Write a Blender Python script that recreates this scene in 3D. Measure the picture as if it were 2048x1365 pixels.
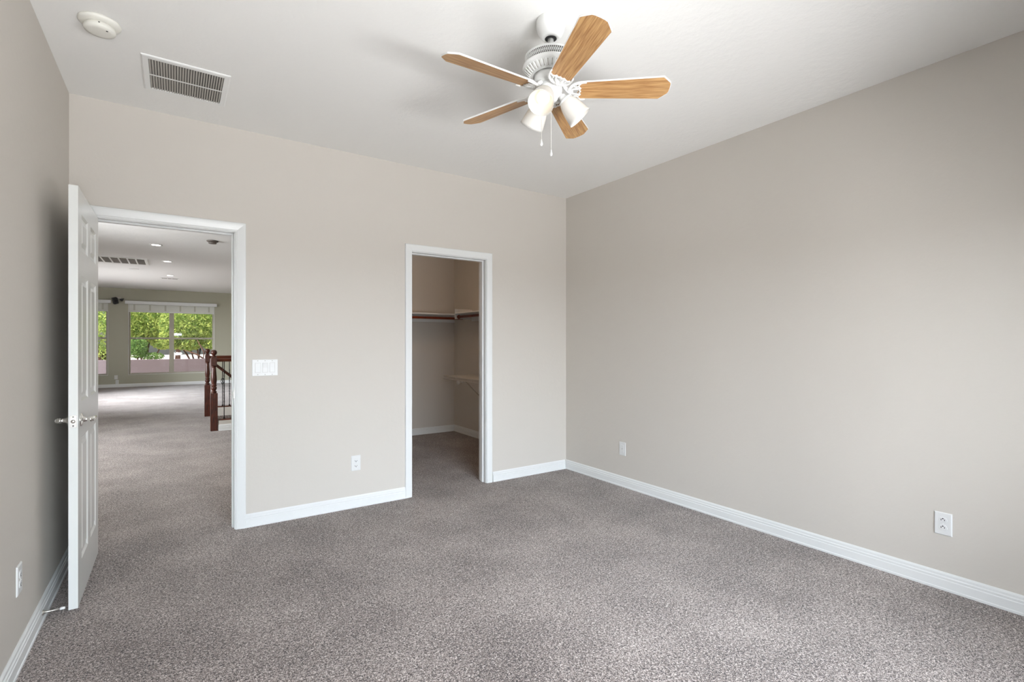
import bpy, bmesh, math, random
from mathutils import Vector, Matrix
random.seed(7)
for o in list(bpy.data.objects): bpy.data.objects.remove(o)
S = bpy.context.scene
C = S.collection
PI = math.pi

# ------------------------------------------------------------------ camera
cam_d = bpy.data.cameras.new('camera')
cam = bpy.data.objects.new('camera', cam_d); C.objects.link(cam)
cam.location = (0, 0, 1.28)
cam.rotation_euler = (math.radians(90), 0, math.radians(-34.16))
cam_d.sensor_width = 36
cam_d.lens = 36 * 995.5 / 2048
cam_d.shift_y = 3.0 / 2048
cam_d.clip_start = 0.02; cam_d.clip_end = 500
S.camera = cam

# ------------------------------------------------------------------ world, sun, daylight
S.view_settings.view_transform = 'Standard'
S.view_settings.look = 'None'
S.view_settings.gamma = 1
S.view_settings.use_curve_mapping = False
S.view_settings.exposure = 0.46
w = bpy.data.worlds.new('sky'); S.world = w; w.use_nodes = True
wn = w.node_tree.nodes; wl = w.node_tree.links
sky = wn.new('ShaderNodeTexSky'); sky.sky_type = 'NISHITA'; sky.sun_disc = False
sky.sun_elevation = math.radians(52); sky.sun_rotation = math.radians(220); sky.air_density = 1.0; sky.dust_density = 2.5
wl.new(sky.outputs[0], wn['Background'].inputs[0]); wn['Background'].inputs[1].default_value = 0.16

sun_d = bpy.data.lights.new('sun', 'SUN'); sun_d.energy = 5.5; sun_d.angle = 0.01; sun_d.color = (1, .95, .86)
sun = bpy.data.objects.new('sun', sun_d); C.objects.link(sun)
sun.rotation_euler = Vector((.42, .34, -.85)).to_track_quat('-Z', 'Y').to_euler()

def area(name, loc, direction, sx, sy, power, col):
    d = bpy.data.lights.new(name, 'AREA'); d.shape = 'RECTANGLE'; d.size = sx; d.size_y = sy; d.energy = power; d.color = col
    o = bpy.data.objects.new(name, d); C.objects.link(o); o.location = loc
    o.rotation_euler = Vector(direction).to_track_quat('-Z', 'Y').to_euler()
    return o
area('open_sky_bedroom_window', (.2, -4.2, 3.25), (.2, 1, -.42), 5.0, 3.2, 2150, (.80, .90, 1.0))
area('ceiling_fill_bedroom_window', (1.35, -1.95, .30), (0, .72, .69), 4.2, .9, 580, (.945, .965, .985))  # upward fill added to brighten the ceiling through the window
area('fill_loft_added_side_window', (-4.6, 14.6, 3.2), (1, 0, -.5), 5.0, 2.4, 2500, (.86, .93, 1.0))  # fill for the loft through an unseen, added side window
area('plane_fill_loft_side_window', (-3.35, 14.2, 1.3), (1, 0, .05), 3.4, 1.7, 150, (.97, .975, 1.0))  # second fill panel added just outside the same opening
area('fill_loft_added_near_window', (-3.35, 7.4, 1.4), (1, 0, -.25), 1.8, 1.6, 230, (.95, .975, 1.0))  # fill for the near loft through another added, unseen window

# ------------------------------------------------------------------ materials
def mat(name, col, rough=.6, metal=0, bump=None, spec=.5):
    m = bpy.data.materials.new(name); m.use_nodes = True
    n = m.node_tree.nodes; l = m.node_tree.links; b = n['Principled BSDF']
    b.inputs['Base Color'].default_value = (*col, 1); b.inputs['Roughness'].default_value = rough
    b.inputs['Metallic'].default_value = metal; b.inputs['Specular IOR Level'].default_value = spec
    if bump:
        for i, (sc, st, dist, det) in enumerate(bump):
            tc = n.new('ShaderNodeTexCoord'); nz = n.new('ShaderNodeTexNoise')
            nz.inputs['Scale'].default_value = sc; nz.inputs['Detail'].default_value = det
            bp = n.new('ShaderNodeBump'); bp.inputs['Strength'].default_value = st; bp.inputs['Distance'].default_value = dist
            l.new(tc.outputs['Object'], nz.inputs['Vector']); l.new(nz.outputs['Fac'], bp.inputs['Height'])
            if i: l.new(prev.outputs['Normal'], bp.inputs['Normal'])
            l.new(bp.outputs['Normal'], b.inputs['Normal']); prev = bp
    return m

def s2l(r, g, b):
    f = lambda c: (c/255/12.92 if c/255 <= .04045 else ((c/255+.055)/1.055)**2.4)
    return (f(r), f(g), f(b))

M = {}
M['wall'] = mat('greige wall paint', s2l(204, 198, 190), .62, bump=[(38, .22, .004, 3), (7, .12, .006, 2)])
M['closet_wall'] = M['wall']
M['loft_wall'] = mat('dimmed olive grey loft paint', s2l(174, 171, 153), .62, bump=[(38, .2, .004, 3)])  # base colour darkened to carry the loft's dim light
M['ceiling'] = mat('textured white ceiling paint', s2l(236, 235, 232), .8, bump=[(26, .38, .006, 4), (90, .2, .002, 2)])
M['trim'] = mat('white semi gloss trim paint', s2l(226, 227, 226), .32)
M['door'] = mat('white gloss door paint', s2l(222, 223, 220), .20)
M['plastic'] = mat('white plastic', s2l(222, 222, 221), .35)
M['enamel'] = mat('white enamel metal', s2l(232, 232, 230), .28)
M['chrome'] = mat('polished chrome', (.82, .82, .80), .12, 1)
M['nickel'] = mat('satin nickel', (.62, .60, .57), .32, 1)
M['dark'] = mat('dark slot', (.02, .02, .02), .8)
M['duct'] = mat('dim duct metal', (.06, .058, .055), .8)
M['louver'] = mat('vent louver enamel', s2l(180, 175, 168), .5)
M['iron'] = mat('black wrought iron', (.012, .011, .011), .45, .4)
M['wire'] = mat('white vinyl coated wire', s2l(226, 222, 214), .4)
M['stucco'] = mat('mauve stucco', s2l(140, 126, 130), .9, bump=[(30, .5, .01, 4)])
M['frame'] = mat('tan window frame', s2l(172, 166, 150), .5)
M['bark'] = mat('brown bark', s2l(95, 66, 52), .9, bump=[(14, .8, .03, 4)])
M['black'] = mat('black plastic', (.01, .01, .011), .4)
M['roller'] = mat('off white roller fabric', s2l(214, 214, 206), .8)
M['tab'] = mat('taupe fabric tab', s2l(186, 184, 172), .8)
M['detector'] = mat('aged off white plastic', s2l(226, 224, 216), .45)
M['dark_detector'] = mat('grey brown plastic', s2l(98, 90, 84), .5)

def wood(name, c1, c2, axis_scale, rough=.4, sc=6):
    m = mat(name, c1, rough); n = m.node_tree.nodes; l = m.node_tree.links
    tc = n.new('ShaderNodeTexCoord'); mp = n.new('ShaderNodeMapping'); mp.inputs['Scale'].default_value = axis_scale
    nz = n.new('ShaderNodeTexNoise'); nz.inputs['Scale'].default_value = sc; nz.inputs['Detail'].default_value = 5; nz.inputs['Distortion'].default_value = .6
    cr = n.new('ShaderNodeValToRGB'); cr.color_ramp.elements[0].position = .35; cr.color_ramp.elements[1].position = .66
    cr.color_ramp.elements[0].color = (*c2, 1); cr.color_ramp.elements[1].color = (*c1, 1)
    l.new(tc.outputs['Object'], mp.inputs[0]); l.new(mp.outputs[0], nz.inputs['Vector']); l.new(nz.outputs['Fac'], cr.inputs[0])
    l.new(cr.outputs[0], n['Principled BSDF'].inputs['Base Color'])
    return m
M['oak'] = wood('oak blade veneer', s2l(204, 162, 110), s2l(156, 110, 66), (1.2, 22, 22), .38)
M['cherry'] = wood('dark cherry stained wood', s2l(92, 42, 25), s2l(44, 19, 12), (20, 20, 2.2), .3)
M['cherry_rail'] = wood('dark cherry handrail wood', s2l(104, 50, 28), s2l(54, 25, 14), (2.2, 20, 20), .3)
M['rod'] = wood('red stained closet rod', s2l(150, 62, 28), s2l(110, 38, 16), (3, 3, 3), .35)

def carpet():
    m = mat('speckled grey brown carpet', (.3, .27, .26), 1.0, spec=.1); n = m.node_tree.nodes; l = m.node_tree.links; b = n['Principled BSDF']
    tc = n.new('ShaderNodeTexCoord')
    n1 = n.new('ShaderNodeTexNoise'); n1.inputs['Scale'].default_value = 150; n1.inputs['Detail'].default_value = 2.5; n1.inputs['Distortion'].default_value = 1.2
    n2 = n.new('ShaderNodeTexNoise'); n2.inputs['Scale'].default_value = 340; n2.inputs['Detail'].default_value = 1
    n3 = n.new('ShaderNodeTexNoise'); n3.inputs['Scale'].default_value = 2.2; n3.inputs['Detail'].default_value = 3
    for q in (n1, n2, n3): l.new(tc.outputs['Object'], q.inputs['Vector'])
    mix = n.new('ShaderNodeMix'); mix.data_type = 'FLOAT'; mix.inputs[0].default_value = .35
    l.new(n1.outputs['Fac'], mix.inputs[2]); l.new(n2.outputs['Fac'], mix.inputs[3])
    ad = n.new('ShaderNodeMath'); ad.operation = 'MULTIPLY_ADD'; ad.inputs[1].default_value = .10; 
    l.new(n3.outputs['Fac'], ad.inputs[0]); l.new(mix.outputs[0], ad.inputs[2])
    cr = n.new('ShaderNodeValToRGB'); e = cr.color_ramp.elements
    e[0].position = .445; e[0].color = (*s2l(30, 25, 25), 1)
    e[1].position = .67; e[1].color = (*s2l(218, 206, 199), 1)
    k = e.new(.52); k.color = (*s2l(100, 87, 81), 1)
    k = e.new(.585); k.color = (*s2l(152, 138, 131), 1)
    l.new(ad.outputs[0], cr.inputs[0]); l.new(cr.outputs[0], b.inputs['Base Color'])
    bp = n.new('ShaderNodeBump'); bp.inputs['Strength'].default_value = .8; bp.inputs['Distance'].default_value = .006
    l.new(mix.outputs[0], bp.inputs['Height']); l.new(bp.outputs[0], b.inputs['Normal'])
    b.inputs['Sheen Weight'].default_value = .25; b.inputs['Sheen Roughness'].default_value = .5
    return m
M['carpet'] = carpet()

def emit(name, col, st):
    m = bpy.data.materials.new(name); m.use_nodes = True; n = m.node_tree.nodes; n.clear()
    e = n.new('ShaderNodeEmission'); e.inputs[0].default_value = (*col, 1); e.inputs[1].default_value = st
    o = n.new('ShaderNodeOutputMaterial'); m.node_tree.links.new(e.outputs[0], o.inputs[0]); return m
M['bulb'] = emit('lit warm bulb', (1, .86, .68), 1.9)
M['can'] = emit('lit downlight lens', (1, .93, .84), 9)
M['can_off'] = mat('unlit downlight lens', s2l(236, 234, 228), .5)

def glass():
    m = bpy.data.materials.new('clear window glass'); m.use_nodes = True; n = m.node_tree.nodes; l = m.node_tree.links; n.clear()
    t = n.new('ShaderNodeBsdfTransparent'); g = n.new('ShaderNodeBsdfGlossy'); g.inputs['Roughness'].default_value = .02
    f = n.new('ShaderNodeFresnel'); f.inputs[0].default_value = 1.45
    x = n.new('ShaderNodeMixShader'); o = n.new('ShaderNodeOutputMaterial')
    l.new(f.outputs[0], x.inputs[0]); l.new(t.outputs[0], x.inputs[1]); l.new(g.outputs[0], x.inputs[2]); l.new(x.outputs[0], o.inputs[0]); return m
M['glass'] = glass()

def frosted():
    m = bpy.data.materials.new('frosted white glass'); m.use_nodes = True; n = m.node_tree.nodes; l = m.node_tree.links; n.clear()
    t = n.new('ShaderNodeBsdfTranslucent'); t.inputs[0].default_value = (.86, .83, .78, 1)
    d = n.new('ShaderNodeBsdfPrincipled'); d.inputs['Base Color'].default_value = (.86, .85, .82, 1); d.inputs['Roughness'].default_value = .25
    x = n.new('ShaderNodeMixShader'); x.inputs[0].default_value = .72; o = n.new('ShaderNodeOutputMaterial')
    l.new(t.outputs[0], x.inputs[1]); l.new(d.outputs[0], x.inputs[2]); l.new(x.outputs[0], o.inputs[0]); return m
M['frosted'] = frosted()

def leaf(name, c1, c2):
    m = bpy.data.materials.new(name); m.use_nodes = True; n = m.node_tree.nodes; l = m.node_tree.links; n.clear()
    tc = n.new('ShaderNodeTexCoord'); nz = n.new('ShaderNodeTexNoise'); nz.inputs['Scale'].default_value = 4.5; nz.inputs['Detail'].default_value = 5
    cr = n.new('ShaderNodeValToRGB'); cr.color_ramp.elements[0].position = .38; cr.color_ramp.elements[1].position = .62
    cr.color_ramp.elements[0].color = (*c2, 1); cr.color_ramp.elements[1].color = (*c1, 1)
    l.new(tc.outputs['Object'], nz.inputs['Vector']); l.new(nz.outputs['Fac'], cr.inputs[0])
    d = n.new('ShaderNodeBsdfDiffuse'); t = n.new('ShaderNodeBsdfTranslucent'); x = n.new('ShaderNodeMixShader'); x.inputs[0].default_value = .45
    o = n.new('ShaderNodeOutputMaterial')
    for q in (d, t): l.new(cr.outputs[0], q.inputs[0])
    l.new(d.outputs[0], x.inputs[1]); l.new(t.outputs[0], x.inputs[2]); l.new(x.outputs[0], o.inputs[0]); return m
M['leaf_lime'] = leaf('lime green leaves', s2l(196, 206, 118), s2l(118, 146, 74))
M['leaf_mid'] = leaf('mid green leaves', s2l(136, 164, 96), s2l(84, 116, 62))
M['leaf_dark'] = leaf('deep green leaves', s2l(100, 128, 88), s2l(60, 84, 54))

# ------------------------------------------------------------------ mesh helpers
def box(bm, lo, hi, mi=0):
    x0, y0, z0 = lo; x1, y1, z1 = hi
    v = [bm.verts.new(p) for p in ((x0,y0,z0),(x1,y0,z0),(x1,y1,z0),(x0,y1,z0),(x0,y0,z1),(x1,y0,z1),(x1,y1,z1),(x0,y1,z1))]
    for f in ((0,3,2,1),(4,5,6,7),(0,1,5,4),(1,2,6,5),(2,3,7,6),(3,0,4,7)):
        bm.faces.new([v[i] for i in f]).material_index = mi
    return v
def lathe(bm, prof, seg=32, mtx=None, mi=0):
    """profile of (radius, height) turned about Z"""
    rings = []
    for r, z in prof:
        if r < 1e-6: rings.append([bm.verts.new((0, 0, z))])
        else: rings.append([bm.verts.new((r*math.cos(2*PI*i/seg), r*math.sin(2*PI*i/seg), z)) for i in range(seg)])
    for a, b in zip(rings, rings[1:]):
        for i in range(seg):
            j = (i+1) % seg
            if len(a) == 1 and len(b) == 1: continue
            if len(a) == 1: f = [a[0], b[j], b[i]]
            elif len(b) == 1: f = [a[i], a[j], b[0]]
            else: f = [a[i], a[j], b[j], b[i]]
            ff = bm.faces.new(f); ff.smooth = True; ff.material_index = mi
    if mtx is not None:
        bmesh.ops.transform(bm, matrix=mtx, verts=[v for r in rings for v in r])
def tube(bm, pts, r, seg=8, cap=True, rs=None):
    pts = [Vector(p) for p in pts]; rings = []
    up = Vector((0, 0, 1))
    for i, p in enumerate(pts):
        t = (pts[min(i+1, len(pts)-1)] - pts[max(i-1, 0)]).normalized()
        a = t.cross(up)
        if a.length < .05: a = t.cross(Vector((1, 0, 0)))
        a.normalize(); b = t.cross(a)
        rr = rs[i] if rs else r
        rings.append([bm.verts.new(p + a*rr*math.cos(2*PI*k/seg) + b*rr*math.sin(2*PI*k/seg)) for k in range(seg)])
    for A, B in zip(rings, rings[1:]):
        for k in range(seg):
            f = bm.faces.new([A[k], A[(k+1)%seg], B[(k+1)%seg], B[k]]); f.smooth = seg > 4
    if cap:
        bm.faces.new(rings[0][::-1]); bm.faces.new(rings[-1])
def prism(bm, prof, p0, p1, ux, uy, mi=0):
    """extrude a closed 2-D profile (u,v) from p0 to p1 with axes ux, uy"""
    p0, p1, ux, uy = map(Vector, (p0, p1, ux, uy))
    A = [bm.verts.new(p0+ux*u+uy*v) for u, v in prof]; B = [bm.verts.new(p1+ux*u+uy*v) for u, v in prof]
    n = len(prof)
    for i in range(n): bm.faces.new([A[i], A[(i+1)%n], B[(i+1)%n], B[i]]).material_index = mi
    bm.faces.new(A[::-1]).material_index = mi; bm.faces.new(B).material_index = mi
def obj(name, bm, m, parent=None, bevel=0, kind=None):
    bmesh.ops.recalc_face_normals(bm, faces=bm.faces)
    me = bpy.data.meshes.new(name); bm.to_mesh(me); bm.free()
    for q in (m if isinstance(m, list) else [m]): me.materials.append(M[q] if isinstance(q, str) else q)
    o = bpy.data.objects.new(name, me); C.objects.link(o)
    if parent: o.parent = parent
    if bevel:
        b = o.modifiers.new('bevel', 'BEVEL'); b.width = bevel; b.segments = 2; b.limit_method = 'ANGLE'
    if kind: o['kind'] = kind
    return o
def boxes(name, lst, m, parent=None, bevel=0, kind=None):
    bm = bmesh.new()
    for lo, hi in lst: box(bm, lo, hi)
    return obj(name, bm, m, parent, bevel, kind)
def thing(name, label, cat, loc=(0, 0, 0), rot=(0, 0, 0), group=None):
    o = bpy.data.objects.new(name, None); C.objects.link(o); o.location = loc; o.rotation_euler = rot; o.empty_display_size = .05
    o['label'] = label; o['category'] = cat
    if group: o['group'] = group
    return o
def tag(o, label, cat, group=None):
    o['label'] = label; o['category'] = cat
    if group: o['group'] = group
    return o
def dup(root, loc, rot, label=None):
    r = root.copy(); C.objects.link(r); r.location = loc; r.rotation_euler = rot
    if label: r['label'] = label
    for ch in list(root.children):
        c = ch.copy(); C.objects.link(c); c.parent = r
        for g in ch.children:
            d = g.copy(); C.objects.link(d); d.parent = c
    return r

# ------------------------------------------------------------------ the setting: dimensions
XL, XR, YB, YR = -.512, 3.30, 3.884, -1.30   # bedroom left/right wall, back wall, rear wall
T = .12; YH = YB + T                          # hall side of the back wall
ZC, ZL = 2.747, 2.84                          # bedroom and loft ceilings
CX0, CX1, CY = 1.05, 3.36, 6.443              # walk-in closet
YF = 18.1                                     # far loft wall
LX0, LX1 = -3.2, 4.3
JX0, JX1, JZ = -.418, .340, 2.032             # doorway
KX0, KX1, KZ = 1.634, 2.346, 2.032            # closet opening
ST = 'structure'

# floor: one continuous carpet with the stairwell opening
SX0, SX1, SY0, SY1 = .53, 4.3, 8.46, 10.06
boxes('floor', [((XL-T, YR-T, -.2), (XR+T, YB, 0)), ((LX0, YB, -.2), (LX1, SY0, 0)), ((LX0, SY0, -.2), (SX0, SY1, 0)), ((LX0, SY1, -.2), (LX1, YF, 0))], 'carpet', kind=ST)
boxes('ceiling', [((XL-T, YR-T, ZC), (XR+T, YB, ZC+.25))], 'ceiling', kind=ST)
boxes('ceiling', [((CX0, YH, ZC), (CX1, CY, ZC+.25))], 'ceiling', kind=ST)
boxes('ceiling', [((LX0, YH, ZL), (CX0-T, CY+T, ZL+.2)), ((LX0, CY+T, ZL), (LX1, YF, ZL+.2))], 'ceiling', kind=ST)
boxes('wall_left', [((XL-T, YR-T, 0), (XL, YB, ZC))], 'wall', kind=ST)
boxes('wall_right', [((XR, YR-T, 0), (XR+T, YB, ZC))], 'wall', kind=ST)
boxes('wall_back', [((XL-T, YB, 0), (JX0-.02, YH, ZL)), ((JX0-.02, YB, JZ+.02), (JX1+.02, YH, ZL)), ((JX1+.02, YB, 0), (KX0-.02, YH, ZL)),
                    ((KX0-.02, YB, KZ+.02), (KX1+.02, YH, ZL)), ((KX1+.02, YB, 0), (XR+T, YH, ZL))], 'wall', kind=ST)
WX0, WX1, WZ0, WZ1 = -.25, 2.25, .45, 1.90     # bedroom window behind the camera
boxes('wall_rear', [((XL, YR-T, 0), (WX0, YR, ZC)), ((WX1, YR-T, 0), (XR, YR, ZC)), ((WX0, YR-T, 0), (WX1, YR, WZ0)), ((WX0, YR-T, WZ1), (WX1, YR, ZC))], 'wall', kind=ST)
boxes('wall_closet_left', [((CX0-T, YH, 0), (CX0, CY, ZL))], 'wall', kind=ST)
boxes('wall_closet_right', [((CX1, YH, 0), (CX1+T, CY, ZC))], 'wall', kind=ST)
boxes('wall_closet_back', [((CX0-T, CY, 0), (LX1, CY+T, ZL))], 'wall', kind=ST)
# loft walls
boxes('wall_loft_front', [((LX0-T, YB, 0), (XL-T, YH, ZL))], 'loft_wall', kind=ST)
def wall_x(name, x0, x1, y0, y1, wins, m):
    L = []; y = y0
    for a, b, z0, z1 in wins:
        L += [((x0, y, 0), (x1, a, ZL)), ((x0, a, 0), (x1, b, z0)), ((x0, a, z1), (x1, b, ZL))]; y = b
    L.append(((x0, y, 0), (x1, y1, ZL)))
    return boxes(name, L, m, kind=ST)
wall_x('wall_loft_left', LX0-T, LX0, YH, YF, [(6.5, 8.3, .6, 2.2), (12.5, 15.9, .5, 2.3)], 'loft_wall')  # both openings added in this unseen wall to light the loft
boxes('wall_loft_right', [((LX1, CY, -1.4), (LX1+T, YF+T, ZL))], 'loft_wall', kind=ST)
FW = [(-3.0, -1.553), (-1.10, 1.035)]; FZ0, FZ1 = .345, 2.47
TF = .16
L = []; x = LX0-T
for a, b in FW:
    L += [((x, YF, 0), (a, YF+TF, ZL)), ((a, YF, 0), (b, YF+TF, FZ0)), ((a, YF, FZ1), (b, YF+TF, ZL))]; x = b
L.append(((x, YF, 0), (LX1, YF+TF, ZL)))
boxes('wall_far', L, 'loft_wall', kind=ST)
# stairwell: walls below the floor, curbs, carpeted steps
boxes('wall_stairwell', [((SX0-.1, SY0-.1, -1.4), (LX1, SY0, -.2)), ((SX0-.1, SY1, -1.4), (LX1, SY1+.1, -.2)), ((SX0-.1, SY0, -1.4), (SX0, SY1, -.2))], 'wall', kind=ST)
steps = [((SX0+.26*i, SY0, -1.4), (SX0+.26*(i+1), SY1, -.19*(i+1))) for i in range(6)] + [((SX0+.26*6, SY0, -1.4), (LX1, SY1, -1.33))]
boxes('floor', steps, 'carpet', kind=ST)
boxes('wall_curb_near', [((SX0+.005, SY0-.11, 0), (LX1, SY0, .145))], 'wall', kind=ST)
boxes('wall_curb_far', [((SX0+.005, SY1, 0), (LX1, SY1+.11, .145))], 'wall', kind=ST)

# baseboards, stepped profile
BP = [(0, 0), (.018, 0), (.018, .010), (.014, .014), (.014, .052), (.011, .056), (.012, .066), (.008, .071), (.008, .082), (.003, .091), (0, .091)]
def base(name, p0, p1, n, m='trim', lift=0):
    bm = bmesh.new()
    prism(bm, BP, (*p0, .0), (*p1, .0), (*n, 0), (0, 0, 1))
    return obj(name, bm, m, kind=ST)
base('baseboard_left', (XL, YR), (XL, YB), (1, 0))
base('baseboard_right', (XR, YR), (XR, YB), (-1, 0))
base('baseboard_back', (.408, YB), (1.571, YB), (0, -1))
base('baseboard_back', (2.419, YB), (XR-.018, YB), (0, -1))
base('baseboard_rear', (XL, YR), (XR, YR), (0, 1))
base('baseboard_closet_back', (CX0, CY), (CX1, CY), (0, -1))
base('baseboard_closet_right', (CX1, YH), (CX1, CY-.018), (-1, 0))
base('baseboard_closet_left', (CX0, YH), (CX0, CY-.018), (1, 0))
base('baseboard_far', (LX0, YF), (LX1, YF), (0, -1))
base('baseboard_loft_left', (LX0, YH), (LX0, YF), (1, 0))
base('baseboard_loft_right', (LX1, SY1+.11), (LX1, YF), (-1, 0))
base('baseboard_curb_near', (SX0+.0, SY0-.11), (LX1, SY0-.11), (0, -1))
base('baseboard_curb_far', (SX0+.0, SY1+.11), (LX1, SY1+.11), (0, 1))

# door casings and jambs
def casing(name, x0, x1, z1, y, ny, colonial=True, wd=.063, rv=.006):
    """three mitred lengths of casing around an opening whose jamb faces are x0, x1 and head z1"""
    x0 -= rv; x1 += rv; z1 += rv
    if colonial: pr = [(0, 0), (0, .010), (.008, .013), (.012, .010), (.020, .012), (.038, .016), (.050, .018), (wd-.003, .018), (wd, .014), (wd, 0)]
    else: pr = [(0, 0), (0, .011), (.004, .013), (wd-.004, .017), (wd, .013), (wd, 0)]
    bm = bmesh.new(); rows = []
    corners = [((x0, 0), (-1, 0)), ((x0, z1), (-1, 1)), ((x1, z1), (1, 1)), ((x1, 0), (1, 0))]
    for (cx, cz), (dx, dz) in corners:
        rows.append([bm.verts.new((cx+dx*u, y+ny*v, cz+dz*u)) for u, v in pr])
    for a, b in zip(rows, rows[1:]):
        for i in range(len(pr)): bm.faces.new([a[i], a[(i+1)%len(pr)], b[(i+1)%len(pr)], b[i]])
    bm.faces.new(rows[0]); bm.faces.new(rows[-1][::-1])
    return obj(name, bm, 'trim', kind=ST)
casing('trim_1', JX0, JX1, JZ, YB, -1)
casing('trim_2', JX0, JX1, JZ, YH, 1)
casing('trim_3', KX0, KX1, KZ, YB, -1, False, .057)
casing('trim_4', KX0, KX1, KZ, YH, 1, False, .057)
def jamb(name, x0, x1, z1, stop):
    L = [((x0-.02, YB, 0), (x0, YH, z1+.02)), ((x1, YB, 0), (x1+.02, YH, z1+.02)), ((x0, YB, z1), (x1, YH, z1+.02))]
    if stop: L += [((x0, YB+.042, 0), (x0+.011, YB+.078, z1)), ((x1-.011, YB+.042, 0), (x1, YB+.078, z1)), ((x0+.011, YB+.042, z1-.011), (x1-.011, YB+.078, z1))]
    return boxes(name, L, 'trim', kind=ST, bevel=.0015)
j1 = jamb('trim_5', JX0, JX1, JZ, True)
jamb('trim_6', KX0, KX1, KZ, True)
bm = bmesh.new(); box(bm, (JX1-.0018, YB+.004, .885), (JX1, YB+.030, .955)); box(bm, (JX1-.004, YB+.001, .90), (JX1, YB+.006, .94))
obj('strike_plate', bm, 'nickel', j1, .0008)
bm = bmesh.new(); box(bm, (JX1-.0022, YB+.011, .905), (JX1-.0019, YB+.023, .933)); obj('strike_hole', bm, 'dark', j1)

# ------------------------------------------------------------------ the six-panel door, opened 90 degrees
DX0, DX1, DY0, DY1, DZ0, DZ1 = -.414, -.379, 3.122, 3.880, .014, 2.028
bm = bmesh.new()
ys = [DY0, 3.232, 3.452, 3.552, 3.772, DY1]; zs = [DZ0, .21, .815, .99, 1.61, 1.735, 1.915, DZ1]
for side, xx in ((1, DX1), (-1, DX0)):
    V = [[bm.verts.new((xx, y, z)) for z in zs] for y in ys]
    for i in range(len(ys)-1):
        for k in range(len(zs)-1):
            q = [V[i][k], V[i+1][k], V[i+1][k+1], V[i][k+1]]
            if i in (1, 3) and k in (1, 3, 5):
                prev = q
                for ins, dep in ((.012, .0075), (.026, .0075), (.046, .0015)):
                    y0, y1, z0, z1 = ys[i]+ins, ys[i+1]-ins, zs[k]+ins, zs[k+1]-ins
                    n = [bm.verts.new((xx-side*dep, a, b)) for a, b in ((y0, z0), (y1, z0), (y1, z1), (y0, z1))]
                    for e in range(4): bm.faces.new([prev[e], prev[(e+1)%4], n[(e+1)%4], n[e]])
                    prev = n
                bm.faces.new(prev)
            else: bm.faces.new(q)
for a, b in (((DY0, DZ0), (DY0, DZ1)), ((DY0, DZ1), (DY1, DZ1)), ((DY1, DZ1), (DY1, DZ0)), ((DY1, DZ0), (DY0, DZ0))):
    bm.faces.new([bm.verts.new(p) for p in ((DX0, *a), (DX1, *a), (DX1, *b), (DX0, *b))])
bmesh.ops.remove_doubles(bm, verts=bm.verts, dist=1e-5)
door = obj('door_1', bm, 'door', kind=ST)
HY, HZ = DY0+.062, .905
RY = lambda sgn: Matrix.Rotation(sgn*PI/2, 4, 'Y')
for sgn, xf in ((1, DX1), (-1, DX0)):
    bm = bmesh.new()
    mt = Matrix.Translation((xf, HY, HZ)) @ RY(sgn)
    lathe(bm, [(0, 0), (.033, 0), (.033, .004), (.028, .008), (.018, .011), (.0125, .013), (.0125, .018), (.0105, .020), (.0105, .033), (.013, .036), (.013, .041), (.0105, .044), (.0105, .052), (.0, .054)], 28, mt)
    x = xf + sgn*.046
    pts = [(x, HY, HZ), (x+sgn*.003, HY+.03, HZ+.002), (x+sgn*.004, HY+.06, HZ), (x+sgn*.002, HY+.085, HZ-.003), (x-sgn*.004, HY+.102, HZ-.007), (x-sgn*.014, HY+.108, HZ-.010)]
    tube(bm, pts, .008, 12, rs=[.0115, .0085, .0080, .0090, .0075, .005])
    h = obj('door_handle', bm, 'chrome', door); h['label'] = 'chrome lever handle'
bm = bmesh.new(); box(bm, (DX0+.004, DY0-.0018, HZ-.029), (DX1-.004, DY0, HZ+.029))
lp = obj('latch_plate', bm, 'nickel', door, .0012)
bm = bmesh.new(); lathe(bm, [(0, .008), (.006, .0075), (.0085, .004), (.0085, 0), (0, 0)], 16, Matrix.Translation(((DX0+DX1)/2, DY0-.0018, HZ)) @ Matrix.Rotation(PI/2, 4, 'X'))
obj('latch_bolt', bm, 'nickel', lp)
for dz in (-.021, .021):
    bm = bmesh.new(); lathe(bm, [(0, .0006), (.0028, .0004), (.003, 0), (0, 0)], 10, Matrix.Translation(((DX0+DX1)/2, DY0-.0018, HZ+dz)) @ Matrix.Rotation(PI/2, 4, 'X'))
    obj('screw', bm, 'dark', lp)
for z in (.25, 1.0, 1.78):
    bm = bmesh.new(); lathe(bm, [(0, 0), (.006, 0), (.006, .09), (0, .09)], 12, Matrix.Translation((DX0-.003, DY1-.006, z)))
    obj('hinge', bm, 'nickel', door)

# door stop on the left baseboard
t = thing('door_stop', 'nickel door stop with white rubber tip screwed to the left baseboard near the open door', 'door stop', (XL+.014, 3.085, .045))
bm = bmesh.new(); rot = RY(1)
lathe(bm, [(0, 0), (.012, 0), (.012, .002), (.0075, .006), (.0045, .014), (.0035, .030), (.0035, .062), (0, .062)], 20, rot); obj('rod', bm, 'nickel', t)
bm = bmesh.new(); lathe(bm, [(0, .060), (.006, .060), (.0065, .064), (.0065, .074), (.005, .078), (0, .0785)], 16, rot); obj('rubber_tip', bm, 'plastic', t)

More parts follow.
